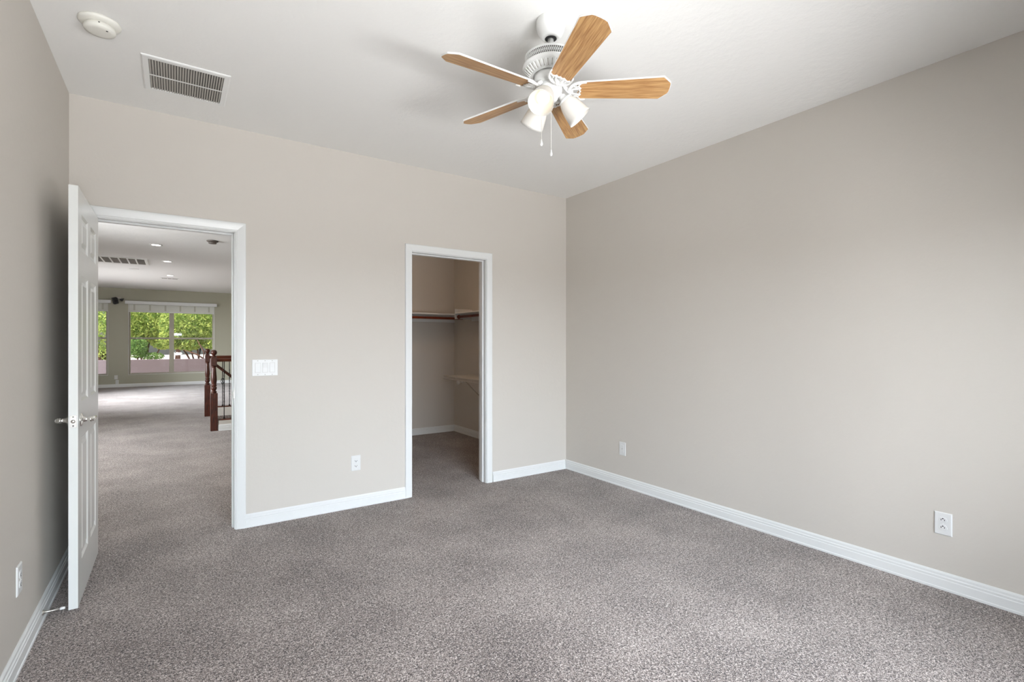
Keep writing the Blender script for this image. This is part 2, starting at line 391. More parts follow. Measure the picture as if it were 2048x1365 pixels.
# ------------------------------------------------------------------ outlets and switches (built facing -Y, x across)
def outlet(label, loc, rz, flip=False, decora=False, group=None):
    t = thing('electrical_outlet', label, 'outlet', loc, (0, 0, rz), group)
    bm = bmesh.new()
    w_, h_, d_ = .0365, .0585, .0055
    a = [bm.verts.new(p) for p in ((-w_, 0, -h_), (w_, 0, -h_), (w_, 0, h_), (-w_, 0, h_))]
    b = [bm.verts.new(p) for p in ((-w_, -.002, -h_), (w_, -.002, -h_), (w_, -.002, h_), (-w_, -.002, h_))]
    c = [bm.verts.new(p) for p in ((-w_+.004, -d_, -h_+.004), (w_-.004, -d_, -h_+.004), (w_-.004, -d_, h_-.004), (-w_+.004, -d_, h_-.004))]
    for i in range(4):
        j = (i+1)%4; bm.faces.new([a[i], a[j], b[j], b[i]]); bm.faces.new([b[i], b[j], c[j], c[i]])
    bm.faces.new(c); bm.faces.new(a[::-1]); obj('cover_plate', bm, 'plastic', t)
    s = -1 if flip else 1
    for zc in (.0195, -.0195):
        bm = bmesh.new(); n = 28
        ring = []
        for k in range(n):
            an = 2*PI*k/n; x = .0175*math.cos(an); z = .0175*math.sin(an); z = max(-.0135, min(.0135, z)); ring.append((x, z))
        A = [bm.verts.new((x, -d_+.001, zc+z)) for x, z in ring]; B = [bm.verts.new((x, -d_-.0022, zc+z)) for x, z in ring]
        for k in range(n): bm.faces.new([A[k], A[(k+1)%n], B[(k+1)%n], B[k]])
        bm.faces.new(B); bm.faces.new(A[::-1])
        r = obj('socket', bm, 'plastic', t, .0006)
        y0 = -d_-.0025
        bm = bmesh.new()
        box(bm, (-.0085, y0, zc-.001*s-.0040), (-.0055, y0+.001, zc-.001*s+.0045)); box(bm, (.0055, y0, zc-.001*s-.0035), (.0085, y0+.001, zc-.001*s+.004))
        zz = zc - s*.0085 + s*.0005
        lathe(bm, [(0, 0), (.0032, 0), (.0032, .001), (0, .001)], 12, Matrix.Translation((0, y0+.001, zz)) @ Matrix.Rotation(PI/2, 4, 'X'))
        obj('slots', bm, 'dark', r)
    bm = bmesh.new(); lathe(bm, [(0, .0012), (.003, .0008), (.0032, 0), (0, 0)], 12, Matrix.Translation((0, -d_, 0)) @ Matrix.Rotation(PI/2, 4, 'X')); obj('screw', bm, 'plastic', t)
    return t
outlet('white duplex wall outlet on the back wall between the two doorways', (1.168, YB, .343), 0)
outlet('white duplex outlet seen edge-on low on the left wall beside the open door', (XL, 2.735, .340), PI/2)
outlet('white duplex outlet with ground holes up, on the right wall nearest the camera', (XR, .880, .340), -PI/2, flip=True)
# cable plate on the right wall (smooth plate with centre insert)
t = thing('phone_jack_plate', 'small white wall plate low on the right wall near the room corner', 'wall plate', (XR, 3.110, .335), (0, 0, -PI/2))
bm = bmesh.new(); box(bm, (-.0365, -.006, -.0585), (.0365, 0, .0585)); obj('cover_plate', bm, 'plastic', t, .002)
bm = bmesh.new(); box(bm, (-.0165, -.0075, -.0335), (.0165, -.005, .0335)); obj('insert', bm, 'plastic', t, .001)
bm = bmesh.new(); box(bm, (-.005, -.0080, -.004), (.005, -.0070, .004)); obj('jack', bm, 'louver', t)
# triple rocker switch
t = thing('light_switch', 'white three-gang rocker light switch on the back wall right of the doorway', 'light switch', (.530, YB, 1.103))
bm = bmesh.new(); box(bm, (-.0815, -.006, -.0575), (.0815, 0, .0575)); obj('cover_plate', bm, 'plastic', t, .002)
for k, xc in enumerate((-.046, 0, .046)):
    bm = bmesh.new()
    tl = .0028 if k == 1 else -.0028
    y0 = -.0062
    prof = [(y0+.003, -.0325), (y0-.002-max(0, -tl), -.0325), (y0-.0014, 0), (y0-.002-max(0, tl), .0325), (y0+.003, .0325)]
    prism(bm, prof, (xc-.0158, 0, 0), (xc+.0158, 0, 0), (0, 1, 0), (0, 0, 1))
    rk = obj('rocker', bm, 'plastic', t, .0006)
    bm = bmesh.new()
    for a, b in (((xc-.0172, -.0340), (xc+.0172, -.0328)), ((xc-.0172, .0328), (xc+.0172, .0340)), ((xc-.0172, -.0340), (xc-.0160, .0340)), ((xc+.0160, -.0340), (xc+.0172, .0340))):
        box(bm, (a[0], -.0064, a[1]), (b[0], -.0055, b[1]))
    obj('gap', bm, 'louver', rk)
    for z in (-.0485, .0485):
        bm = bmesh.new(); lathe(bm, [(0, .0008), (.0028, .0006), (.003, 0), (0, 0)], 12, Matrix.Translation((xc, -.006, z)) @ Matrix.Rotation(PI/2, 4, 'X'))
        obj('screw', bm, 'louver', t)

# ------------------------------------------------------------------ bedroom ceiling: smoke detector and return vent
t = thing('smoke_detector', 'round off-white smoke detector on the bedroom ceiling left of the vent', 'smoke detector', (-.282, 2.945, ZC))
bm = bmesh.new(); lathe(bm, [(0, 0), (.078, 0), (.079, -.006), (.074, -.014), (.058, -.019), (0, -.019)], 48); obj('base_ring', bm, 'detector', t)
bm = bmesh.new(); lathe(bm, [(.050, -.018), (.056, -.022), (.059, -.036), (.057, -.043), (.040, -.047), (0, -.048)], 48); bd = obj('sensor_body', bm, 'detector', t)
bm = bmesh.new(); box(bm, (.025, -.032, -.0492), (.032, -.028, -.0470)); obj('test_light', bm, 'dark', bd)
bm = bmesh.new(); box(bm, (.0, -.0585, -.030), (.006, -.0565, -.026)); obj('sounder_slot', bm, 'dark', bd)

def vent(name, label, x0, x1, y0, y1, z, bars, group=None):
    cx, cy = (x0+x1)/2, (y0+y1)/2; hx, hy = (x1-x0)/2, (y1-y0)/2
    t = thing(name, label, 'air vent', (cx, cy, z))
    return t, hx, hy
t, hx, hy = vent('ceiling_vent', 'white slotted return air vent in the bedroom ceiling beside the smoke detector', -.137, .255, 3.131, 3.556, ZC, 0)
# long side runs along X in the room; the frame is a bevelled flange
hx = .200; hy = .209; t.location = (.059, 3.343, ZC)
fr = .030
bm = bmesh.new()
def flange(bm, hx, hy, fr, d=.008):
    O = [(-hx, -hy), (hx, -hy), (hx, hy), (-hx, hy)]; I = [(-hx+fr, -hy+fr), (hx-fr, -hy+fr), (hx-fr, hy-fr), (-hx+fr, hy-fr)]
    I2 = [(a*(hx-.006)/hx, b*(hy-.006)/hy) for a, b in O]
    r0 = [bm.verts.new((*p, 0)) for p in O]; r1 = [bm.verts.new((*p, -d*.6)) for p in O]; r2 = [bm.verts.new((*p, -d)) for p in I2]; r3 = [bm.verts.new((*p, -d)) for p in I]; r4 = [bm.verts.new((*p, -.001)) for p in I]
    for a, b in ((r0, r1), (r1, r2), (r2, r3), (r3, r4)):
        for i in range(4): bm.faces.new([a[i], a[(i+1)%4], b[(i+1)%4], b[i]])
flange(bm, hx, hy, fr); obj('frame', bm, 'enamel', t)
bm = bmesh.new(); box(bm, (-hx+fr, -hy+fr, -.0015), (hx-fr, hy-fr, -.0005)); obj('duct_opening', bm, 'duct', t)
n = 28
for i in range(n):
    xc = -hx+fr + (i+.5)*(2*(hx-fr))/n
    bm = bmesh.new(); s_ = .0045
    prism(bm, [(-s_, -.0075), (-s_+.0022, -.0080), (s_, -.0020), (s_-.0015, -.0018)], (xc, -hy+fr, 0), (xc, hy-fr, 0), (1, 0, 0), (0, 0, 1))
    obj('slat', bm, 'louver', t)
bm = bmesh.new(); box(bm, (-hx+fr, -.006, -.0088), (hx-fr, .006, -.0078)); obj('cross_bar', bm, 'enamel', t)

# ------------------------------------------------------------------ ceiling fan
FX, FY = 1.420, 1.778
fan = thing('ceiling_fan', 'white ceiling fan with five oak blades and three lit frosted glass shades', 'ceiling fan', (FX, FY, ZC))
Zf = lambda z: z - ZC
bm = bmesh.new(); lathe(bm, [(0, 0), (.064, 0), (.066, -.004), (.066, -.026), (.061, -.048), (.051, -.070), (.043, -.080), (.026, -.083), (.026, -.074), (0, -.074)], 40); cn = obj('canopy', bm, 'enamel', fan)
bm = bmesh.new(); lathe(bm, [(.027, -.0832), (.019, -.0855), (.0, -.0855)], 24); obj('hanger_ball', bm, 'dark', cn)
bm = bmesh.new(); lathe(bm, [(0, -.08), (.0135, -.08), (.0135, -.145), (.022, -.150), (.022, -.160), (0, -.160)], 24); obj('downrod', bm, 'enamel', fan)
# motor housing: z offsets from the ceiling
bm = bmesh.new()
lathe(bm, [(0, -.168), (.04, -.168), (.060, -.172), (.095, -.180), (.112, -.184), (.118, -.188), (.118, -.192), (.113, -.192), (.113, -.226), (.120, -.227), (.126, -.230), (.128, -.236), (.126, -.240),
           (.121, -.244), (.104, -.262), (.086, -.274), (.080, -.274), (.078, -.268), (.06, -.266), (0, -.266)], 64)
mh = obj('motor_housing', bm, 'enamel', fan); mh.location.z = .017
bm = bmesh.new(); lathe(bm, [(.1138, -.193), (.1138, -.225)], 64); obj('vent_band', bm, 'duct', mh)
bm = bmesh.new()
N = 84; r_ = .1152
for k in range(N):
    for s in (-1, 1):
        pts = []
        for q in range(5):
            u = q/4; an = 2*PI*(k + s*(u-.5)*1.5)/N; pts.append((r_*math.cos(an), r_*math.sin(an), -.1925-.033*u))
        tube(bm, pts, .0010, 4)
for z in (-.194, -.209, -.2245):
    tube(bm, [(r_*math.cos(2*PI*q/64), r_*math.sin(2*PI*q/64), z) for q in range(65)], .0016 if z != -.209 else .0010, 4, cap=False)
obj('lattice_band', bm, 'enamel', mh)
bm = bmesh.new()
for k in range(36):
    an = 2*PI*k/36; c, s = math.cos(an), math.sin(an)
    p0 = Vector((.119*c, .119*s, -.2475)); p1 = Vector((.092*c, .092*s, -.2712)); tube(bm, [p0, p1], .0036, 6)
obj('rib_ring', bm, 'enamel', mh)
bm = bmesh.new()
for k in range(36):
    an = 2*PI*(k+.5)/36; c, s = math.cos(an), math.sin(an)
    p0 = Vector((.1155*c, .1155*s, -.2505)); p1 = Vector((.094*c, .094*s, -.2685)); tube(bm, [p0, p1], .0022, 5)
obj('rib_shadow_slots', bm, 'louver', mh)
bm = bmesh.new(); lathe(bm, [(0, -.246), (.076, -.246), (.076, -.280), (.070, -.290), (.05, -.294), (0, -.294)], 48); obj('flywheel', bm, 'enamel', fan)
bm = bmesh.new(); lathe(bm, [(0, -.290), (.050, -.290), (.052, -.296), (.052, -.322), (.048, -.330), (.036, -.334), (.034, -.352), (.028, -.364), (.012, -.370), (.0, -.372)], 40); obj('switch_housing', bm, 'enamel', fan)

def blade_mesh():
    # local: x along the blade from hub centre, y across
    top = []
    R0, R1 = .112, .535
    def half(x):
        u = (x-R0)/(R1-R0); return .0480 + .0185*min(1, u*1.1)
    out = []
    xs = [R0+.018+(R1-.042-R0-.018)*i/14 for i in range(15)]
    out += [(x, -half(x)) for x in xs]
    out += [(R1-.040, -.0665), (R1-.034, -.062), (R1-.010, -.038), (R1-.004, -.032), (R1-.001, -.020), (R1, 0), (R1-.001, .020), (R1-.004, .032), (R1-.010, .038), (R1-.034, .062), (R1-.040, .0665)]
    out += [(x, half(x)) for x in reversed(xs)]
    out += [(R0+.004, .040), (R0+.006, .030), (R0+.012, .020), (R0+.008, .011), (R0+.014, 0), (R0+.008, -.011), (R0+.012, -.020), (R0+.006, -.030), (R0+.004, -.040)]
    bm = bmesh.new(); h = .0032
    A = [bm.verts.new((x, y, -h)) for x, y in out]; B = [bm.verts.new((x, y, h)) for x, y in out]; n = len(out)
    A2 = [bm.verts.new((x-(.0022 if x > R1-.05 else 0), y*(1-.002/.06), -h-.0004)) for x, y in out]
    for i in range(n):
        j = (i+1)%n
        bm.faces.new([A[i], A[j], B[j], B[i]]).material_index = 1
        bm.faces.new([A2[i], A2[j], A[j], A[i]]).material_index = 1
    bm.faces.new(A2[::-1]).material_index = 0; bm.faces.new(B).material_index = 1
    bmesh.ops.recalc_face_normals(bm, faces=bm.faces)
    me = bpy.data.meshes.new('blade'); bm.to_mesh(me); bm.free(); me.materials.append(M['oak']); me.materials.append(M['enamel']); return me
def iron_mesh():
    bm = bmesh.new()
    # arm from the flywheel sweeping out and down to the blade root
    tube(bm, [(.058, 0, .024), (.068, 0, .012), (.078, 0, -.004), (.088, 0, -.012), (.100, 0, -.010)], .010, 10, rs=[.010, .010, .009, .009, .008])
    zz = -.0075; D = -.082
    arc = [(.212+D+.048*math.cos(PI/2+PI*q/18), .0500*math.sin(PI/2+PI*q/18), zz) for q in range(19)]
    tube(bm, [(.240+D, .050, zz), (.225+D, .051, zz)] + arc + [(.225+D, -.051, zz), (.240+D, -.050, zz)], .0055, 8, rs=[.003, .0045]+[.0055+.002*math.sin(PI*q/18) for q in range(19)]+[.0045, .003])
    tube(bm, [(.215+D, .046, zz), (.206+D, .036, zz), (.208+D, .026, zz), (.216+D, .018, zz), (.209+D, .010, zz), (.216+D, 0, zz), (.209+D, -.010, zz), (.216+D, -.018, zz), (.208+D, -.026, zz), (.206+D, -.036, zz), (.215+D, -.046, zz)], .0042, 6)
    for s in (-1, 1):
        tube(bm, [(.168+D, s*.006, zz), (.186+D, s*.014, zz), (.210+D, s*.018, zz)], .0042, 6)
        tube(bm, [(.182+D, s*.036, zz), (.192+D, s*.026, zz), (.207+D, s*.030, zz)], .0036, 6)
    me = bpy.data.meshes.new('blade_iron'); bmesh.ops.recalc_face_normals(bm, faces=bm.faces); bm.to_mesh(me); bm.free(); me.materials.append(M['enamel']); return me
bme, ime = blade_mesh(), iron_mesh()
TH0 = math.radians(-37.4); PITCH = math.radians(-15)
for k in range(5):
    b = bpy.data.objects.new('blade', bme); C.objects.link(b); b.parent = fan
    ir = bpy.data.objects.new('blade_iron', ime); C.objects.link(ir); ir.parent = fan
    for o in (b, ir):
        o.matrix_local = Matrix.Translation((0, 0, -.319)) @ Matrix.Rotation(TH0+k*2*PI/5, 4, 'Z') @ Matrix.Rotation(PITCH, 4, 'X')
    ir.matrix_local = Matrix.Translation((0, 0, -.319)) @ Matrix.Rotation(TH0+k*2*PI/5, 4, 'Z') @ Matrix.Rotation(PITCH, 4, 'X')
# three lamps
for k, az in enumerate((-147, -27, 93)):
    a = math.radians(az); ca, sa = math.cos(a), math.sin(a); tilt = math.radians(42)
    ax = Vector((ca*math.sin(tilt), sa*math.sin(tilt), -math.cos(tilt)))   # lamp axis
    p = Vector((ca*.052, sa*.052, -.341))
    q = ax.to_track_quat('Z', 'Y').to_matrix().to_4x4(); mt = Matrix.Translation(p) @ q
    bm = bmesh.new()
    tube(bm, [(ca*.025, sa*.025, -.340), (ca*.040, sa*.040, -.334), tuple(p)], .011, 12)
    lathe(bm, [(0, -.004), (.014, -.004), (.017, .004), (.019, .014), (.030, .018), (.0315, .020), (.0315, .028), (.029, .029), (0, .024)], 28, mt)
    obj('lamp_arm', bm, 'enamel', fan)
    bm = bmesh.new()
    prof = [(.028, .022), (.034, .030), (.042, .048), (.0475, .070), (.052, .095), (.0555, .118), (.0575, .128), (.0560, .1275), (.0535, .117), (.050, .095), (.0455, .070), (.040, .048), (.032, .031), (.026, .024)]
    lathe(bm, prof, 36, mt); sh = obj('lamp_shade', bm, 'frosted', fan)
    bm = bmesh.new()
    lathe(bm, [(0, .022), (.013, .024), (.013, .038), (.020, .050), (.028, .070), (.029, .080), (.024, .094), (.012, .102), (0, .104)], 24, mt)
    obj('bulb', bm, 'bulb', sh)
for (x0, y0, zb) in ((-.058, -.006, -.560), (-.010, -.015, -.598)):
    z0 = -.330 if x0 < -.05 else -.366; L_ = z0-zb
    bm = bmesh.new()
    pts = [(x0, y0, z0), (x0, y0, zb)] if x0 > -.05 else [(-.046, -.006, z0+.002), (x0, y0, z0-.004), (x0, y0, zb)]
    tube(bm, pts, .0013, 5)
    for i in range(int(L_/.006)):
        bmesh.ops.create_icosphere(bm, subdivisions=1, radius=.0018, matrix=Matrix.Translation((x0, y0, z0-.004-i*.006)))
    pc = obj('pull_chain', bm, 'wire', fan)
    bm = bmesh.new(); lathe(bm, [(0, .004), (.0025, .002), (.0035, -.006), (.0065, -.016), (.006, -.022), (.003, -.026), (0, -.027)], 14, Matrix.Translation((x0, y0, z0-L_))); obj('pull_knob', bm, 'plastic', pc)

# ------------------------------------------------------------------ closet fittings
t = thing('closet_shelf', 'white shelf board along the closet back wall above a hanging rod', 'shelf', (0, 0, 0))
boxes('shelf_board', [((CX0+.002, 6.12, 1.658), (CX1-.002, CY-.001, 1.676))], 'trim', t, .001)
boxes('cleat', [((CX0+.002, CY-.018, 1.568), (CX1-.002, CY-.001, 1.6575))], 'trim', t, .001)
bm = bmesh.new(); tube(bm, [(CX0+.003, 6.14, 1.612), (3.33, 6.14, 1.612)], .016, 16); obj('hanging_rod', bm, 'rod', t)
t = thing('closet_shelf', 'white shelf board along the closet right wall with end plate and red-brown rod', 'shelf', (0, 0, 0))
boxes('shelf_board', [((3.085, 4.25, 1.658), (CX1-.001, 5.905, 1.674))], 'trim', t, .001)
boxes('cleat', [((CX1-.018, 4.25, 1.568), (CX1-.001, 5.905, 1.6575))], 'trim', t, .001)
boxes('end_plate', [((3.095, 5.907, 1.592), (CX1-.001, 5.925, 1.727))], 'trim', t, .004)
bm = bmesh.new(); tube(bm, [(3.146, 4.26, 1.622), (3.146, 5.904, 1.622)], .016, 16); obj('hanging_rod', bm, 'rod', t)
bm = bmesh.new(); lathe(bm, [(.0165, 0), (.026, 0), (.026, .012), (.0165, .012)], 20, Matrix.Translation((3.146, 5.906, 1.622)) @ Matrix.Rotation(PI/2, 4, 'X')); obj('rod_socket', bm, 'rod', t)
t = thing('closet_fill_light', 'unseen round ceiling light added to brighten the walk-in closet', 'ceiling light', (2.1, 5.0, ZC))  # lamp added out of view to lift the dark closet
bm = bmesh.new(); lathe(bm, [(0, 0), (.12, 0), (.12, -.02), (.10, -.025), (0, -.025)], 32); obj('base', bm, 'enamel', t)
bm = bmesh.new(); lathe(bm, [(.10, -.025), (.10, -.05), (.07, -.08), (0, -.09)], 32); obj('diffuser', bm, emit('added warm closet glow', (1, .72, .50), 36), t)
# wire shelf
t = thing('wire_shelf', 'white wire shelf at waist height on the closet right wall with diagonal brace', 'wire shelf', (0, 0, 0))
bm = bmesh.new(); x0, x1, y0, y1, z = 2.84, CX1-.004, 4.30, 5.735, .857
for yy in [y0+(y1-y0)*i/56 for i in range(57)]:
    tube(bm, [(x1, yy, z), (x0, yy, z), (x0, yy, z-.035)], .0022, 5)
obj('wire_deck', bm, 'wire', t)
bm = bmesh.new()
for xx, zz in ((x0-.001, z-.003), (x0-.001, z-.036), (x0+.26, z-.005), (x1-.003, z-.005)): tube(bm, [(xx, y0, zz), (xx, y1, zz)], .0034, 6)
obj('front_rail', bm, 'wire', t)
for yy in (5.17, 4.5):
    bm = bmesh.new(); tube(bm, [(x0+.004, yy, z-.038), (x0+.03, yy, z-.06), (CX1-.008, yy, .33), (CX1-.004, yy, .30)], .0055, 6); obj('brace', bm, 'louver', t)
t = thing('wall_hook', 'small round white knob under the far end of the closet wire shelf', 'hook', (CX1, 6.20, .72), (0, -PI/2, 0))
bm = bmesh.new(); lathe(bm, [(0, 0), (.022, 0), (.022, .004), (.010, .008), (.010, .03), (.026, .045), (.034, .060), (.028, .076), (0, .08)], 24); tag(t, t['label'], 'hook'); obj('knob', bm, 'plastic', t)

# ------------------------------------------------------------------ loft: far windows, blinds, wall items
def far_window(idx, x0, x1, mull):
    y0 = YF+.085
    fw = .05; zm = 1.405; L = []
    L += [((x0, y0, FZ0), (x0+fw, y0+.05, FZ1)), ((x1-fw, y0, FZ0), (x1, y0+.05, FZ1)), ((x0+fw, y0, FZ0), (x1-fw, y0+.05, FZ0+.045)), ((x0+fw, y0, FZ1-.045), (x1-fw, y0+.05, FZ1))]
    if mull: L += [((mull-.06, y0, FZ0+.045), (mull+.06, y0+.05, FZ1-.045))]
    wnd = boxes('window_%d' % idx, L, 'frame', kind=ST, bevel=.003)
    cells = [(x0+fw, mull-.06), (mull+.06, x1-fw)] if mull else [(x0+fw, x1-fw)]
    for a, b in cells:
        boxes('meeting_rail', [((a, y0-.004, zm-.025), (b, y0+.045, zm+.025))], 'frame', wnd, .002)
        for z0, z1 in ((FZ0+.045, zm-.025), (zm+.025, FZ1-.045)):
            boxes('pane', [((a, y0+.02, z0), (b, y0+.026, z1))], 'glass', wnd)
    # drywall reveal lining, coloured white for the daylight on it
    boxes('reveal', [((x0, YF+.001, FZ0), (x0+.008, y0, FZ1)), ((x1-.008, YF+.001, FZ0), (x1, y0, FZ1)), ((x0+.008, YF+.001, FZ0), (x1-.008, y0, FZ0+.008)), ((x0+.008, YF+.001, FZ1-.008), (x1-.008, y0, FZ1))], 'trim', wnd)
    return wnd
far_window(1, -1.10, 1.035, -.065)
far_window(2, -3.0, -1.553, None)
for (x0, x1, lab) in ((-1.10, 1.035, 'white boxed roller shade raised at the top of the wide far window'), (-3.0, -1.553, 'white boxed roller shade on the narrow far window at the door edge')):
    t = thing('roller_shade', lab, 'window shade', ((x0+x1)/2, YF, FZ1-.03)); h = (x1-x0)/2
    boxes('cornice', [((-h-.07, -.075, -.045), (h+.07, -.001, .045))], 'trim', t, .003)
    fb = boxes('roller_fabric', [((-h+.012, .035, -.262), (h-.012, .040, -.012))], 'roller', t)
    boxes('bottom_bar', [((-h+.012, .030, -.275), (h-.012, .045, -.262))], 'trim', t)
    nt = 6 if h > 1 else 4
    for i in range(nt):
        xc = -h+.14+(2*h-.28)*i/(nt-1) if h > 1 else -h+.12+(2*h-.24)*i/(nt-1)
        boxes('fabric_tab', [((xc-.022, .032, -.225), (xc+.022, .0348, -.06))], 'tab', fb)
t = thing('wall_speaker', 'small black speaker tilted on a white bracket between the far windows', 'speaker', (-1.33, YF, 2.50))
bm = bmesh.new(); box(bm, (-.05, -.02, .03), (.07, -.001, .075)); box(bm, (-.02, -.12, .035), (.03, -.02, .06)); obj('bracket', bm, 'detector', t, .003)
bm = bmesh.new(); box(bm, (-.055, -.05, -.105), (.055, .05, .07)); sb = obj('speaker_body', bm, 'black', t, .006); sb.location = (-.055, -.16, -.02); sb.rotation_euler = (math.radians(18), math.radians(-20), math.radians(25))
bm = bmesh.new(); bmesh.ops.create_circle(bm, cap_ends=True, radius=.036, segments=20, matrix=Matrix.Translation((0, -.0505, -.01)) @ Matrix.Rotation(PI/2, 4, 'X')); obj('driver', bm, 'iron', sb)
bm = bmesh.new(); prism(bm, [(0, 0), (.10, .02), (.07, -.06), (.02, -.05)], (.04, -.10, .02), (.04, -.05, .02), (1, 0, 0), (0, 0, 1)); obj('swivel_arm', bm, 'black', t)
for (x_, z_, lab, nm) in ((-1.375, .285, 'white blank wall plate under the far speaker, above the outlet', 'blank_wall_plate'), (-1.35, .150, 'white outlet just above the far baseboard under the speaker', 'electrical_outlet')):
    if nm == 'electrical_outlet': outlet(lab, (x_, YF, z_), 0)
    else:
        t = thing(nm, lab, 'wall plate', (x_, YF, z_)); boxes('cover_plate', [((-.038, -.006, -.058), (.038, 0, .058))], 'plastic', t, .002); boxes('insert', [((-.016, -.009, -.032), (.016, -.005, .032))], 'detector', t, .001)

# ------------------------------------------------------------------ loft ceiling items
def downlight(x, y, lit, lab):
    t = thing('recessed_light', lab, 'ceiling light', (x, y, ZL), group='recessed lights in the loft ceiling')
    bm = bmesh.new(); lathe(bm, [(.062, -.001), (.085, -.001), (.088, -.004), (.080, -.008), (.062, -.007), (.060, -.003)], 36); obj('trim_ring', bm, 'enamel', t)
    bm = bmesh.new(); lathe(bm, [(0, -.004), (.061, -.004), (.061, -.001), (0, -.001)], 36); obj('lens', bm, 'can' if lit else 'can_off', t)
downlight(-.24, 9.76, True, 'lit recessed light nearest the bedroom doorway in the loft ceiling')
downlight(-.11, 11.63, True, 'lit recessed light to the right of the long loft return grille')
downlight(-.08, 14.05, True, 'lit recessed light just in front of the small far ceiling vent')
downlight(-.70, 13.2, False, 'unlit recessed light behind the long loft return grille')
t = thing('smoke_detector', 'dark grey-brown smoke detector on the loft ceiling near the doorway top right', 'smoke detector', (.485, 8.89, ZL))
bm = bmesh.new(); lathe(bm, [(0, -.0005), (.078, -.0005), (.080, -.008), (.072, -.018), (.058, -.022), (0, -.022)], 40); obj('base_ring', bm, 'dark_detector', t)
bm = bmesh.new(); lathe(bm, [(.050, -.021), (.055, -.024), (.055, -.040), (.050, -.046), (0, -.048)], 40); obj('sensor_body', bm, 'dark_detector', t)
t = thing('ceiling_vent', 'long white return grille with dark square cells in the loft ceiling', 'air vent', (-.85, 11.93, ZL))
bm = bmesh.new(); flange(bm, .435, .42, .05, .014); obj('frame', bm, 'enamel', t)
bm = bmesh.new(); box(bm, (-.385, -.37, -.003), (.385, .37, -.001)); obj('duct_opening', bm, 'duct', t)
for i in range(1, 6): boxes('divider', [((-.385+.77*i/6-.012, -.37, -.014), (-.385+.77*i/6+.012, .37, -.004))], 'enamel', t)
bm = bmesh.new()
for i in range(34): 
    yy = -.36+.72*i/33; prism(bm, [(-.010, -.011), (-.008, -.012), (.008, -.006), (.006, -.005)], (-.385, yy, 0), (.385, yy, 0), (0, 1, 0), (0, 0, 1))
o = obj('slats', bm, 'louver', t); 
t = thing('ceiling_vent', 'small white supply register at the far end of the loft ceiling', 'air vent', (-.09, 14.66, ZL))
bm = bmesh.new(); flange(bm, .18, .10, .022, .010); obj('frame', bm, 'enamel', t)
bm = bmesh.new(); box(bm, (-.158, -.078, -.003), (.158, .078, -.001)); obj('duct_opening', bm, 'duct', t)
for i in range(7): boxes('slat', [((-.158, -.070+i*.0225, -.010), (.158, -.064+i*.0225, -.004))], 'louver', t)
boxes('divider', [((-.05, -.078, -.011), (-.035, .078, -.003)), ((.035, -.078, -.011), (.05, .078, -.003))], 'enamel', t)

# ------------------------------------------------------------------ stair railings
NPROF = [(.034, .545), (.030, .552), (.038, .560), (.038, .568), (.026, .576), (.024, .584), (.034, .600), (.038, .616), (.036, .630), (.026, .642), (.038, .650), (.038, .658), (.030, .664), (.032, .690), (.038, .730), (.036, .780), (.030, .850), (.026, .905), (.024, .918), (.034, .926), (.034, .934), (.028, .942)]
def newel(parent):
    bm = bmesh.new()
    box(bm, (-.045, -.045, 0), (.045, .045, .545)); box(bm, (-.036, -.036, .942), (.036, .036, 1.065))
    lathe(bm, [(0, .545)] + NPROF + [(0, .942)], 24)
    lathe(bm, [(0, 1.065), (.032, 1.067), (.036, 1.074), (.030, 1.082), (.018, 1.090), (.018, 1.096), (.030, 1.104), (.038, 1.122), (.040, 1.136), (.036, 1.154), (.024, 1.168), (0, 1.174)], 24)
    return obj('newel_post', bm, 'cherry', parent, .004)
RAILP = [(-.022, 0), (.022, 0), (.026, .010), (.020, .018), (.030, .030), (.028, .042), (.014, .050), (-.014, .050), (-.028, .042), (-.030, .030), (-.020, .018), (-.026, .010)]
def baluster(x, basket, z0=.163, z1=1.0):
    bm = bmesh.new(); h = .0064
    # square bar with twisted sections
    zs_ = [z0, z0+.12]; n = 60; prev = None
    for i in range(n+1):
        z = z0+(z1-z0)*i/n; u = (z-z0)/(z1-z0)
        tw = 0
        for a, b in (((.18, .44), (.60, .84)) if basket else ((.22, .78),)):
            tw += max(0, min(1, (u-a)/(b-a)))*PI*5
        r = h*1.2
        ring = [bm.verts.new((x+r*math.cos(tw+PI/4+k*PI/2), r*math.sin(tw+PI/4+k*PI/2), z)) for k in range(4)]
        if prev:
            for k in range(4): bm.faces.new([prev[k], prev[(k+1)%4], ring[(k+1)%4], ring[k]])
        prev = ring
    if basket:
        zc = z0+(z1-z0)*.52
        for k in range(4):
            pts = []
            for i in range(13):
                u = i/12; an = k*PI/2+u*PI; rr = .006+.024*math.sin(PI*u); pts.append((x+rr*math.cos(an), rr*math.sin(an), zc-.055+.11*u))
            tube(bm, pts, .0035, 5)
    box(bm, (x-.014, -.014, z0), (x+.014, .014, z0+.010)); box(bm, (x-.010, -.010, z0+.010), (x+.010, .010, z0+.024))
    return bm
